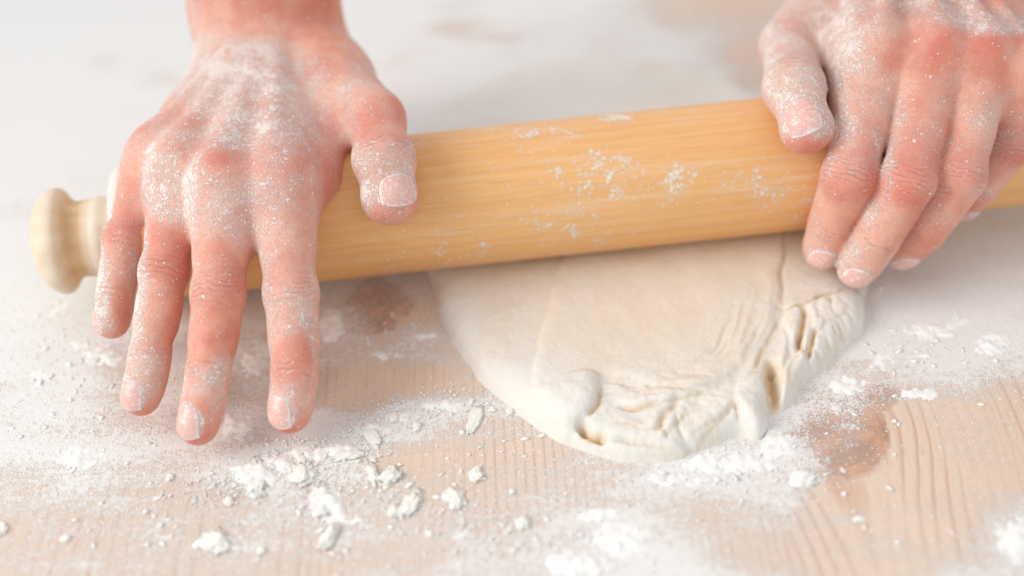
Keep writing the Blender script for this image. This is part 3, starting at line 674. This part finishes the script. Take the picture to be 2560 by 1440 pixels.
# --- open hand with spread fingers (image left)
UPA = unit((-.16, -.10, 1))
A_idx = [J(702, 440, 60, 10.6), J(728, 735, 37, 9.3), J(737, 925, 23, 7.9), J(722, 1032, 13.5, 7.0)]
A_mid = [J(560, 450, 61, 10.6), J(546, 735, 37, 9.2), J(521, 925, 23, 7.6), J(494, 1062, 13, 6.9)]
A_rin = [J(455, 410, 60, 9.9), J(410, 680, 37, 8.5), J(375, 885, 23, 7.2), J(350, 992, 14, 6.6)]
A_pin = [J(384, 388, 57, 8.6), J(309, 600, 38, 7.5), J(286, 735, 27, 6.5), J(277, 806, 19, 5.9)]
A_thb = [J(820, 205, 56, 14.5), J(940, 298, 62, 9.8), (on_pin(960, 398, .0102), .0104), (on_pin(976, 492, .0090), .0095)]
wA = lambda dx, px=668, py=118, z=62: at(px+dx, py, z*mm)
palmA = []
for (mc, dx, r0_, z) in ((A_idx[0], 62, 13.5, 63), (A_mid[0], 12, 14.5, 65), (A_rin[0], -32, 13, 63), (A_pin[0], -60, 10.5, 58)):
    palmA.append((wA(dx, z=z-4), mc[0]-UPA*.002, r0_*mm, (mc[1])*1.0))
    palmA.append((wA(dx*.9, z=z-14), mc[0]-UPA*.011, .012, .0095))       # flesh of the palm
for a, b in ((A_idx, A_mid), (A_mid, A_rin), (A_rin, A_pin)):               # webs
    p = a[0][0]*.58+a[1][0]*.42; q = b[0][0]*.58+b[1][0]*.42; off = UPA*.0045
    palmA.append((p-off, q-off, .0046, .0046))
    p = a[0][0]*.82+a[1][0]*.18; q = b[0][0]*.82+b[1][0]*.18; palmA.append((p-UPA*.003, q-UPA*.003, .0075, .0075))
# thumb web and thenar
palmA.append((A_thb[0][0], A_thb[1][0], .0122, .0088)); palmA.append((wA(80, py=95, z=60), at(888, 275, .060), .0130, .0095)); palmA.append((wA(85, z=54), A_thb[0][0], .014, .0140)); palmA.append((A_thb[0][0], A_idx[0][0]*.68+A_thb[1][0]*.32-UPA*.010, .012, .0065))
palmA.append((wA(110, py=150, z=52), A_thb[0][0]+np.array([.002, -.004, -.004]), .013, .012))
eA = at(650, -300, .118); dirA = unit(eA-wA(0, py=60))
for dx, r0_, r1_ in ((-58, 15.5, 25), (-20, 18.5, 28), (22, 18.5, 28), (62, 15.5, 25)):
    a = wA(dx, py=128, z=57); a2 = wA(dx*1.02, px=655, py=10, z=72); e = eA+(a-wA(0, py=128, z=57))*1.35+dirA*.13
    palmA.append((a, a2, r0_*mm, (r0_+.6)*mm)); palmA.append((a2, e, (r0_+.6)*mm, r1_*mm))
bumpA = []
for mc, s in ((A_idx[0], 1.0), (A_mid[0], 1.0), (A_rin[0], .9), (A_pin[0], .8)):
    p = mc[0]+UPA*.0030*s; bumpA.append((p-np.array([0, .003, 0.001]), p+np.array([0, .005, 0]), mc[1]*.62, mc[1]*.56, .008))
for mc, dx in ((A_idx[0], 40), (A_mid[0], 12), (A_rin[0], -22), (A_pin[0], -48)):
    a = mc[0]+UPA*(mc[1]*.72); b = wA(dx, py=165, z=63)+UPA*.0085
    bumpA.append((a, b, .0020, .0018, .006))
def nailframe(j, up, lean, w, l, fwd=0.0):
    (p, r), (q, s) = j[-2], j[-1]; ax = unit(q-p); n = unit(up-ax*(up@ax)); side = np.cross(ax, n)
    n2 = unit(n+side*lean); return (q+ax*(fwd*mm)+n2*s*.7, ax, n2, w*mm, l*mm)
nailsA = [nailframe(A_idx, UPA, .30, 4.9, 5.2, .2), nailframe(A_mid, UPA, .34, 4.8, 5.3, .2), nailframe(A_rin, UPA, .15, 4.5, 4.8, .2), nailframe(A_pin, UPA, .75, 3.6, 4.2),
          nailframe(A_thb, unit((.16, .12, 1)), -.05, 6.2, 5.2, -.2)]
redA = [(j[1][0]+UPA*.007, .011, .55) for j in (A_idx, A_mid, A_rin, A_pin)]+[(j[2][0]+UPA*.006, .008, .3) for j in (A_idx, A_mid, A_rin)]
redA += [(A_mid[0][0]+UPA*.012, .010, .95), (A_idx[0][0]+UPA*.012, .013, .6), (A_pin[0][0]+UPA*.01, .008, .35), (at(645, 330, .078), .009, .5), (at(850, 380, .06), .012, .7), (A_thb[2][0]+UPA*.008, .010, .6), (A_thb[1][0]+np.array([.006, -.003, .006]), .012, .3), (at(430, 310, .072), .009, .4), (at(640, 590, .05), .008, .6)]
FBA = [(620, 160, 140, 60, .88), (600, 280, 120, 80, .82), (640, 330, 60, 60, .75), (760, 250, 100, 80, .66), (470, 300, 80, 60, .45), (500, 480, 120, 50, .70), (430, 370, 70, 30, .60), (680, 480, 40, 50, .70), (600, 560, 80, 40, .60), (700, 400, 80, 40, .42),
       (640, 30, 200, 60, .30), (500, 40, 40, 100, .45), (800, 80, 60, 100, .15), (920, 300, 70, 50, .28), (970, 410, 50, 40, .72), (900, 480, 20, 70, .75), (1000, 530, 60, 20, .55), (560, 430, 40, 50, .22), (740, 620, 60, 120, .42), (790, 700, 14, 200, .62), (660, 700, 14, 150, .55),
       (725, 770, 50, 50, .60), (740, 900, 30, 50, .25), (750, 990, 40, 30, .62), (530, 640, 60, 60, .30), (540, 840, 40, 40, .10), (520, 950, 60, 20, .60), (560, 960, 20, 80, .60), (420, 620, 40, 60, .25), (455, 540, 40, 20, .72), (345, 720, 16, 150, .72), (410, 800, 40, 60, .32), (360, 930, 60, 50, .58), (310, 980, 14, 60, .8),
       (300, 600, 40, 80, .42), (255, 750, 16, 90, .85), (265, 820, 30, 30, .75), (300, 790, 20, 40, .2), (370, 460, 14, 40, .7), (480, 560, 12, 60, .6), (560, 1080, 30, 30, .3), (330, 450, 30, 80, .25)]
armA, fnA = make_hand(person, 'open right arm and hand with spread fingers over the pin', [A_idx, A_mid, A_rin, A_pin], palmA, .009, A_thb[1:], bumpA,
    ((-.165, -.10, -.002), (-.015, .34, .19)), FBA, redA, UPA, unit((.16, .12, 1)), nailsA, h=.0008, kf=.005, kt=.006)

# --- gripping hand (image right)
UPB = unit((-.10, -.35, .9))
B_idx = [J(2196, 120, 76, 10.6), J(2124, 440, 49, 9.7), J(2081, 555, 29, 8.5), J(2057, 624, 17.5, 7.3)]
B_mid = [J(2337, 110, 77, 10.6), J(2270, 450, 50, 9.6), J(2194, 590, 30, 8.4), J(2141, 670, 17.0, 7.3)]
B_rin = [J(2456, 125, 75, 10.2), J(2398, 440, 48, 9.3), J(2314, 568, 29, 8.1), J(2248, 624, 17.5, 7.0)]
B_pin = [J(2566, 175, 70, 9.0), J(2526, 360, 47, 7.8), J(2452, 462, 32, 6.9), J(2400, 510, 21, 5.9)]
B_thb = [J(2085, -10, 62, 14), J(1974, 118, 61, 11.0), J(1985, 220, 68, 10.4), J(2017, 318, 63, 8.8)]
wB = lambda dx, px=2310, py=-165, z=86: at(px+dx, py, z*mm)
palmB = []
for (mc, dx, r0_, z) in ((B_idx[0], -95, 13, 84), (B_mid[0], -30, 14, 87), (B_rin[0], 32, 13.5, 84), (B_pin[0], 86, 12, 77)):
    palmB.append((wB(dx, z=z-4), mc[0]-UPB*.002, r0_*mm, mc[1])); palmB.append((wB(dx*.9, z=z-14), mc[0]-UPB*.011, .012, .0095))
for a, b in ((B_idx, B_mid), (B_mid, B_rin), (B_rin, B_pin)):
    p = a[0][0]*.66+a[1][0]*.34; q = b[0][0]*.66+b[1][0]*.34; palmB.append((p-UPB*.0045, q-UPB*.0045, .0046, .0046))
    p = a[0][0]*.86+a[1][0]*.14; q = b[0][0]*.86+b[1][0]*.14; palmB.append((p-UPB*.001, q-UPB*.001, .0092, .0092))
palmB.append((wB(-110, z=70), B_thb[0][0], .014, .0135)); palmB.append((B_thb[0][0], B_idx[0][0]*.55+B_thb[1][0]*.45-UPB*.010, .012, .008))
palmB.append((B_thb[0][0], B_thb[1][0], .0135, .0112))
palmB.append((B_idx[0][0]+np.array([-.003, .012, -.004]), B_idx[0][0]*.72+B_idx[1][0]*.28+np.array([-.003, 0, -.005]), .011, .0095))
eB = at(2330, -650, .17); dirB = unit(eB-wB(0))
for dx, r0_, r1_ in ((-95, 17.0, 25), (-35, 19.5, 28), (30, 19.5, 28), (92, 17.0, 25)):
    a = wB(dx, py=-170, z=78); a2 = wB(dx*1.0, px=2325, py=-290, z=96); e = eB+(a-wB(0, py=-170, z=78))*1.35+dirB*.10
    palmB.append((a, a2, r0_*mm, (r0_+.6)*mm)); palmB.append((a2, e, (r0_+.6)*mm, r1_*mm))
bumpB = []
for mc, s in ((B_idx[0], .9), (B_mid[0], 1.15), (B_rin[0], 1.1), (B_pin[0], .8)):
    p = mc[0]+UPB*.0042*s; bumpB.append((p-np.array([0, .003, .001]), p+np.array([0, .003, 0]), mc[1]*.68, mc[1]*.6, .005))
for mc, dx in ((B_idx[0], -60), (B_mid[0], -20), (B_rin[0], 20), (B_pin[0], 52)):
    a = mc[0]+UPB*(mc[1]*.82); b = wB(dx, py=-130, z=86)+UPB*.012; bumpB.append((a, b, .0024, .002, .004))
TUB = unit((-.25, -.62, .75))
nailsB = [nailframe(B_idx, unit((-.05, -1, .25)), .10, 4.8, 5.0, 1.0), nailframe(B_mid, unit((-.05, -1, .25)), .0, 4.8, 5.0, 1.2), nailframe(B_rin, unit((.45, -1, .05)), .0, 4.4, 5.0, .5), nailframe(B_pin, unit((.5, -.9, .1)), 0, 3.6, 4.2),
          nailframe(B_thb, TUB, .12, 6.0, 6.2, .3)]
redB = [(j[1][0]+np.array([0, -.006, .005]), .011, .75) for j in (B_idx, B_mid, B_rin, B_pin)]+[(j[0][0]+UPB*.012, .012, .75) for j in (B_mid, B_rin)]+[(at(2225, 110, .092), .011, .6), (at(2540, 200, .08), .012, .5), (at(2420, 250, .078), .012, .4), (B_thb[3][0]+np.array([.002, -.004, -.006]), .008, .5)]
FBB = [(2080, 120, 70, 120, .72), (2150, 40, 120, 50, .70), (2120, 240, 50, 70, .48), (1960, 130, 60, 80, .66), (1990, 250, 50, 50, .72), (2060, 300, 20, 40, .8), (2000, 370, 50, 12, .25), (2250, 120, 60, 60, .28), (2340, 110, 40, 50, .18), (2340, 30, 80, 24, .75), (2400, 100, 20, 20, .3), (2440, 60, 70, 20, .75),
       (2540, 70, 60, 14, .8), (2420, 150, 50, 50, .22), (2520, 160, 40, 60, .2), (2150, 330, 50, 60, .52), (2120, 410, 40, 30, .40), (2130, 470, 50, 40, .18), (2080, 540, 40, 40, .30), (2070, 610, 40, 30, .52), (2050, 640, 20, 14, .3), (2280, 330, 30, 60, .38), (2215, 420, 14, 50, .55), (2280, 470, 40, 50, .22),
       (2200, 560, 40, 50, .42), (2160, 650, 40, 30, .62), (2400, 330, 40, 80, .38), (2400, 420, 40, 30, .35), (2350, 500, 40, 40, .42), (2290, 590, 40, 30, .35), (2500, 300, 40, 60, .55), (2480, 400, 30, 40, .45), (2460, 480, 40, 14, .62), (2380, 200, 30, 20, .5), (2450, 215, 20, 20, .5), (2250, 660, 30, 14, .4)]
armB, fnB = make_hand(person, 'gripping left arm and hand with fingers curled round the pin', [B_idx, B_mid, B_rin, B_pin], palmB, .009, B_thb[1:], bumpB,
    ((.07, -.045, -.002), (.235, .36, .24)), FBB, redB, UPB, TUB, nailsB, h=.0008, kf=.005, kt=.0022)

# ------------------------------------------------------------------ loose flour and crumbs
def ico(sub):
    bm = bmesh.new(); bmesh.ops.create_icosphere(bm, subdivisions=sub, radius=1.0)
    v = np.array([x.co[:] for x in bm.verts]); f = np.array([[q.index for q in p.verts] for p in bm.faces]); bm.free(); return v, f
I1V, I1F = ico(1)
def clear_of_dough(P): return sdist(P, outline[::2]) < -.0006
def scatter(n, rmin, rmax, power, thresh, seed):
    rg = np.random.default_rng(seed)
    P = np.stack([rg.uniform(-.27, .27, n*6), rg.uniform(-.15, .30, n*6)], -1)
    P3 = np.c_[P, np.zeros(len(P))]; px, py = to_px(P3)
    fl = blobs_px(P3, .8, .02, FLOUR_BLOBS)
    nz = fbm(P*55, 71, 4)*.55+fbm(P*260, 75, 3)*.45
    pr = np.clip((nz+.55*fl-thresh)*4, 0, 1)**power
    ok = (rg.random(len(P)) < pr) & (px > -60) & (px < 2620) & (py > 250) & (py < 1500); P = P[ok][:n]
    P = P[clear_of_dough(P)]
    r = rmin*(rmax/rmin)**(rg.random(len(P))**2.2)
    return P, r, rg
allV, allF = [], []; base_n = 0
for n, a, b, pw, th, sd_ in ((52000, .00008, .00028, 1.0, .72, 1), (450, .0003, .0007, 1.2, .86, 2)):
    P, r, rg = scatter(n, a, b, pw, th, sd_)
    rot = rg.normal(size=(len(P), 12, 3))*.22
    V = (I1V[None]*(1+rot*.6))*r[:, None, None]*np.array([1, 1, .75])+np.c_[P, r*.5][:, None, :]
    allV.append(V.reshape(-1, 3)); allF.append((I1F[None]+(np.arange(len(P))*12)[:, None, None]+base_n).reshape(-1, 3)); base_n += len(P)*12
# loose powder with real thickness: a broken layer where the flour lies deep
HEAPS = [(640, 1185, 60, 34, 1.5), (700, 1160, 60, 24, 1.2), (770, 1135, 60, 26, 1.4), (850, 1125, 60, 20, 1.2), (930, 1075, 60, 22, 1.0), (1010, 1045, 60, 18, 1.0), (1100, 1015, 60, 18, .9), (757, 1185, 30, 30, 1.2), (820, 1255, 40, 44, 1.3), (860, 1300, 60, 16, .7),
    (1450, 1410, 90, 30, 1.3), (1560, 1350, 110, 50, .9), (1500, 1290, 120, 22, .6), (1820, 1160, 130, 30, 1.1), (1930, 1110, 80, 50, 1.0), (1700, 1200, 120, 24, .7), (2010, 1195, 40, 26, 1.2), (1290, 990, 40, 30, .7),
    (200, 1140, 80, 40, .8), (230, 880, 90, 60, .7), (90, 760, 90, 50, .8), (60, 960, 110, 90, .5), (590, 1050, 60, 50, .8), (640, 900, 50, 70, .8), (830, 820, 40, 60, .8), (1000, 890, 140, 20, .4), (1050, 840, 50, 20, .6),
    (2480, 860, 70, 34, .9), (2350, 820, 120, 40, .6), (2250, 900, 110, 40, .6), (2120, 960, 60, 30, .7), (2300, 985, 70, 20, .6), (2200, 1360, 60, 14, .6), (2140, 1300, 40, 12, .6), (2540, 1350, 60, 60, .9), (1150, 1335, 200, 24, .38), (540, 1360, 70, 24, .7), (1010, 1275, 70, 24, .6), (480, 1260, 120, 20, .4)]
gx = np.arange(-.165, .20, .00055); gy = np.arange(-.135, .075, .0006); X, Y = np.meshgrid(gx, gy); Q2 = np.stack([X.ravel(), Y.ravel()], -1)
hx, hy = to_px(np.c_[Q2, np.zeros(len(Q2))]); hh = np.zeros(len(Q2))
for a_, b_, c_, d_, e_ in HEAPS: hh = np.maximum(hh, e_*np.exp(-((hx-a_)/c_)**2-((hy-b_)/d_)**2))
nz = .5*fbm(Q2*110, 91, 3)+.5*fbm(Q2*520, 95, 3)
hz = .0015*(hh*1.25*(.35+nz*1.3)-.62+.9*(nz-.5)); hz = np.where(hx > -200, hz, -1)
hz = np.where(sdist(Q2, outline[::2]) < -.0003, hz, -.001); hz = np.minimum(hz, .0016)
idx = np.arange(X.size).reshape(X.shape); pos_ = (hz > -.00025).reshape(X.shape)
fm = pos_[:-1, :-1] & pos_[1:, :-1] & pos_[:-1, 1:] & pos_[1:, 1:]
f = np.stack([idx[:-1, :-1], idx[:-1, 1:], idx[1:, 1:], idx[1:, :-1]], -1)[fm]
used, inv = np.unique(f, return_inverse=True)
hz = hz+.00022*(vnoise(Q2*1500, 99)-.5)*(hz > 0)
layer_o = mesh_obj('flour', np.c_[Q2, hz+.00002][used], inv.reshape(f.shape), M_FLOUR)
tag(layer_o, 'thin drifts of white flour lying on the planks', kind='stuff')
# clusters of crumbs along the swept ridge
ridge = [(470, 1250), (560, 1215), (620, 1190), (660, 1165), (740, 1130), (800, 1130), (850, 1110), (930, 1070), (1010, 1045), (1080, 1020), (1150, 1000)]
rp = np.array([at(x, y, 0)[:2] for x, y in smooth_open(ridge, 6)])
rg = np.random.default_rng(5); k = 2600; ii = rg.integers(0, len(rp), k); P = rp[ii]+rg.normal(size=(k, 2))*np.array([.006, .0042])
extra = [(820, 1250, .005, 300), (800, 1180, .004, 200), (1450, 1410, .010, 500), (1820, 1150, .010, 500), (540, 1350, .004, 140), (900, 1110, .004, 200), (1000, 1270, .004, 120), (1200, 1300, .006, 200), (640, 1200, .004, 300), (1150, 1330, .006, 150), (2020, 1190, .003, 120), (1270, 985, .004, 150)]
P = np.vstack([P]+[at(x, y, 0)[:2]+rg.normal(size=(q, 2))*np.array([s*1.3, s]) for x, y, s, q in extra]); P = P[clear_of_dough(P)]
r = .00009*(.00055/.00009)**(rg.random(len(P))**2.6)
V = (I1V[None]*(1+rg.normal(size=(len(P), 12, 3))*.2))*r[:, None, None]+np.c_[P, r*.6+rg.random(len(P))*r*.6][:, None, :]
allV.append(V.reshape(-1, 3)); allF.append((I1F[None]+(np.arange(len(P))*12)[:, None, None]+base_n).reshape(-1, 3)); base_n += len(P)*12
rg = np.random.default_rng(17)                       # flat little flakes and the fines fallen off the big crumbs
FP = []
for x, y, sx, sy, q in [(1100, 1330, 420, 70, 170), (420, 1270, 260, 110, 130), (900, 1190, 220, 80, 120), (1250, 1130, 130, 90, 60), (1800, 1180, 200, 60, 90), (2300, 860, 200, 70, 110), (140, 960, 140, 130, 110), (560, 980, 140, 120, 60), (2150, 1050, 120, 70, 50), (2200, 1330, 160, 80, 30), (980, 860, 120, 60, 50)]:
    for i in range(q): FP.append(at(x+rg.normal()*sx*.6, y+rg.normal()*sy*.6, 0)[:2])
for x, y, lx, ly in [(1187, 1050, 40, 72), (928, 1088, 42, 64), (1135, 1248, 52, 50), (935, 1185, 26, 62), (974, 1192, 42, 54), (1025, 1262, 50, 62), (806, 1250, 60, 70), (822, 1345, 40, 58), (757, 1185, 66, 60), (640, 1195, 80, 60), (540, 1355, 60, 48), (1306, 1310, 40, 26), (2018, 1195, 56, 36)]:
    for i in range(16): FP.append(at(x+rg.normal()*lx*.75, y+rg.normal()*ly*.55, 0)[:2])
FP = np.array(FP); FP = FP[clear_of_dough(FP)]; r = .00022*(.0011/.00022)**(rg.random(len(FP))**2.6)
an = rg.random(len(FP))*6.28; el = 1+rg.random(len(FP))*.9; base_v = I1V[None]*(1+rg.normal(size=(len(FP), 12, 3))*.26)
vx = base_v[..., 0]*el[:, None]; vy = base_v[..., 1]/el[:, None]**.5
V = np.stack([vx*np.cos(an)[:, None]-vy*np.sin(an)[:, None], vx*np.sin(an)[:, None]+vy*np.cos(an)[:, None], base_v[..., 2]*.45], -1)*r[:, None, None]+np.c_[FP, r*.25][:, None, :]
allV.append(V.reshape(-1, 3)); allF.append((I1F[None]+(np.arange(len(FP))*12)[:, None, None]+base_n).reshape(-1, 3)); base_n += len(FP)*12
crumbs = mesh_obj('flour_crumbs', np.vstack(allV), np.vstack(allF), M_FLOUR)
tag(crumbs, 'loose white flour grains and fine crumbs scattered over the planks', kind='stuff')

# single flakes and crumbs that can be told apart
I4V, I4F = ico(4)
def flake(px, py, lx, ly, h, rot, rough, label, seed):
    c = at(px, py, 0); rg = np.random.default_rng(seed)
    v = I4V.copy(); n = np.array([mnoise.fractal(Vector(q)*1.6+Vector((seed*3.1, 0, 0)), .8, 2.0, 5) for q in v])
    n2 = np.array([mnoise.noise(Vector(q)*4.5+Vector((0, seed*2.3, 0))) for q in v])
    s = 1+rough*n+.22*rough*n2
    s = s*(1+.12*np.array([mnoise.noise(Vector(q)*11+Vector((seed, 5, 0))) for q in v])); v = v*s[:, None]; v[:, 2] = np.sign(v[:, 2])*np.abs(v[:, 2])**.7
    S_ = 7700.0; v = v*np.array([lx/S_/2*.9, ly/S_/2/.66*.9, h*mm/2*.62]); ca, sa = math.cos(math.radians(rot)), math.sin(math.radians(rot))
    v = np.c_[v[:, 0]*ca-v[:, 1]*sa, v[:, 0]*sa+v[:, 1]*ca, v[:, 2]]; v[:, 2] -= v[:, 2].min()*.6
    o = mesh_obj('dough_crumb', v, I4F, M_CRUMB); o.location = tuple(c)
    tag(o, label, 'crumb', 'dough crumbs lying on the floured table')
FL = [(1187, 1050, 40, 72, 1.6, -18, .35, 'long oval dough flake lying on bare wood left of the dough edge'),
 (928, 1088, 42, 64, 2.4, 28, .4, 'wedge shaped dough flake at the end of the crumb ridge below the index finger'),
 (984, 1046, 30, 26, 2.6, 10, .3, 'round smooth dough lump sitting on the ridge above the wedge shaped flake'),
 (1135, 1248, 52, 50, 2.4, 20, .5, 'jagged star shaped flake alone on pinkish wood in the lower middle'),
 (1190, 1190, 34, 34, 2.6, 0, .45, 'small angular crumb alone above the jagged star shaped flake'),
 (932, 1185, 24, 60, 2.0, 24, .6, 'thin upright dough sliver left of a broad broken crumb'),
 (976, 1196, 46, 44, 2.4, -48, .65, 'broad broken crumb right beside the thin upright sliver'),
 (1025, 1262, 40, 62, 2.6, -30, .6, 'ragged elongated clump leaning right with a shadow on its right side'),
 (985, 1280, 28, 26, 2.0, 0, .5, 'small rough crumb touching the ragged leaning clump on its left'),
 (806, 1250, 50, 66, 2.2, 10, .6, 'large flat crumbly patch of dough below the ridge'),
 (822, 1345, 34, 58, 3.2, -22, .5, 'tall lumpy crumb near the bottom below the large crumbly patch'),
 (757, 1185, 56, 60, 2.6, 0, .6, 'lumpy crumb cluster hanging below the middle of the ridge'),
 (640, 1195, 60, 84, 2.4, 10, .45, 'broad rounded flour heap at the left end of the ridge'),
 (868, 1140, 70, 24, 2.4, 8, .6, 'knobbly horizontal strip of dough on the right part of the ridge'),
 (540, 1355, 54, 48, 2.8, 25, .6, 'pointed white clump near the bottom left with a small shadow'),
 (652, 1378, 22, 18, 1.8, 0, .4, 'tiny oval pellet right of the pointed white clump'),
 (1306, 1310, 36, 26, 2.6, 10, .5, 'small crumb with short shadow right of the row of bottom clumps'),
 (1274, 1031, 24, 16, 1.4, 0, .4, 'tiny flat fleck close to the dough edge'),
 (1042, 1068, 24, 24, 2.0, 0, .4, 'small round crumb right of the smooth lump on the ridge'),
 (572, 1256, 24, 20, 1.8, 15, .5, 'little crumb alone below the left end of the ridge'),
 (4, 1325, 30, 26, 2.4, 0, .4, 'white pellet at the left border of the photo'),
 (2018, 1195, 46, 36, 1.8, 20, .5, 'loose flour clump at the tip of the flour fan beside the wood knot'),
 (2092, 1022, 26, 16, 1.2, -20, .5, 'bright fleck of flour on the dark wood knot'),
 (165, 1348, 26, 16, 1.6, -20, .5, 'short slanted crumb in the bottom left corner area'),
 (1230, 1025, 20, 14, 1.2, 0, .4, 'tiny fleck between the long oval flake and the dough'),
 (425, 1195, 22, 16, 1.6, 0, .4, 'small pale pellet just below the middle fingertip')]
for k, a in enumerate(FL): flake(*a, seed=k+1)
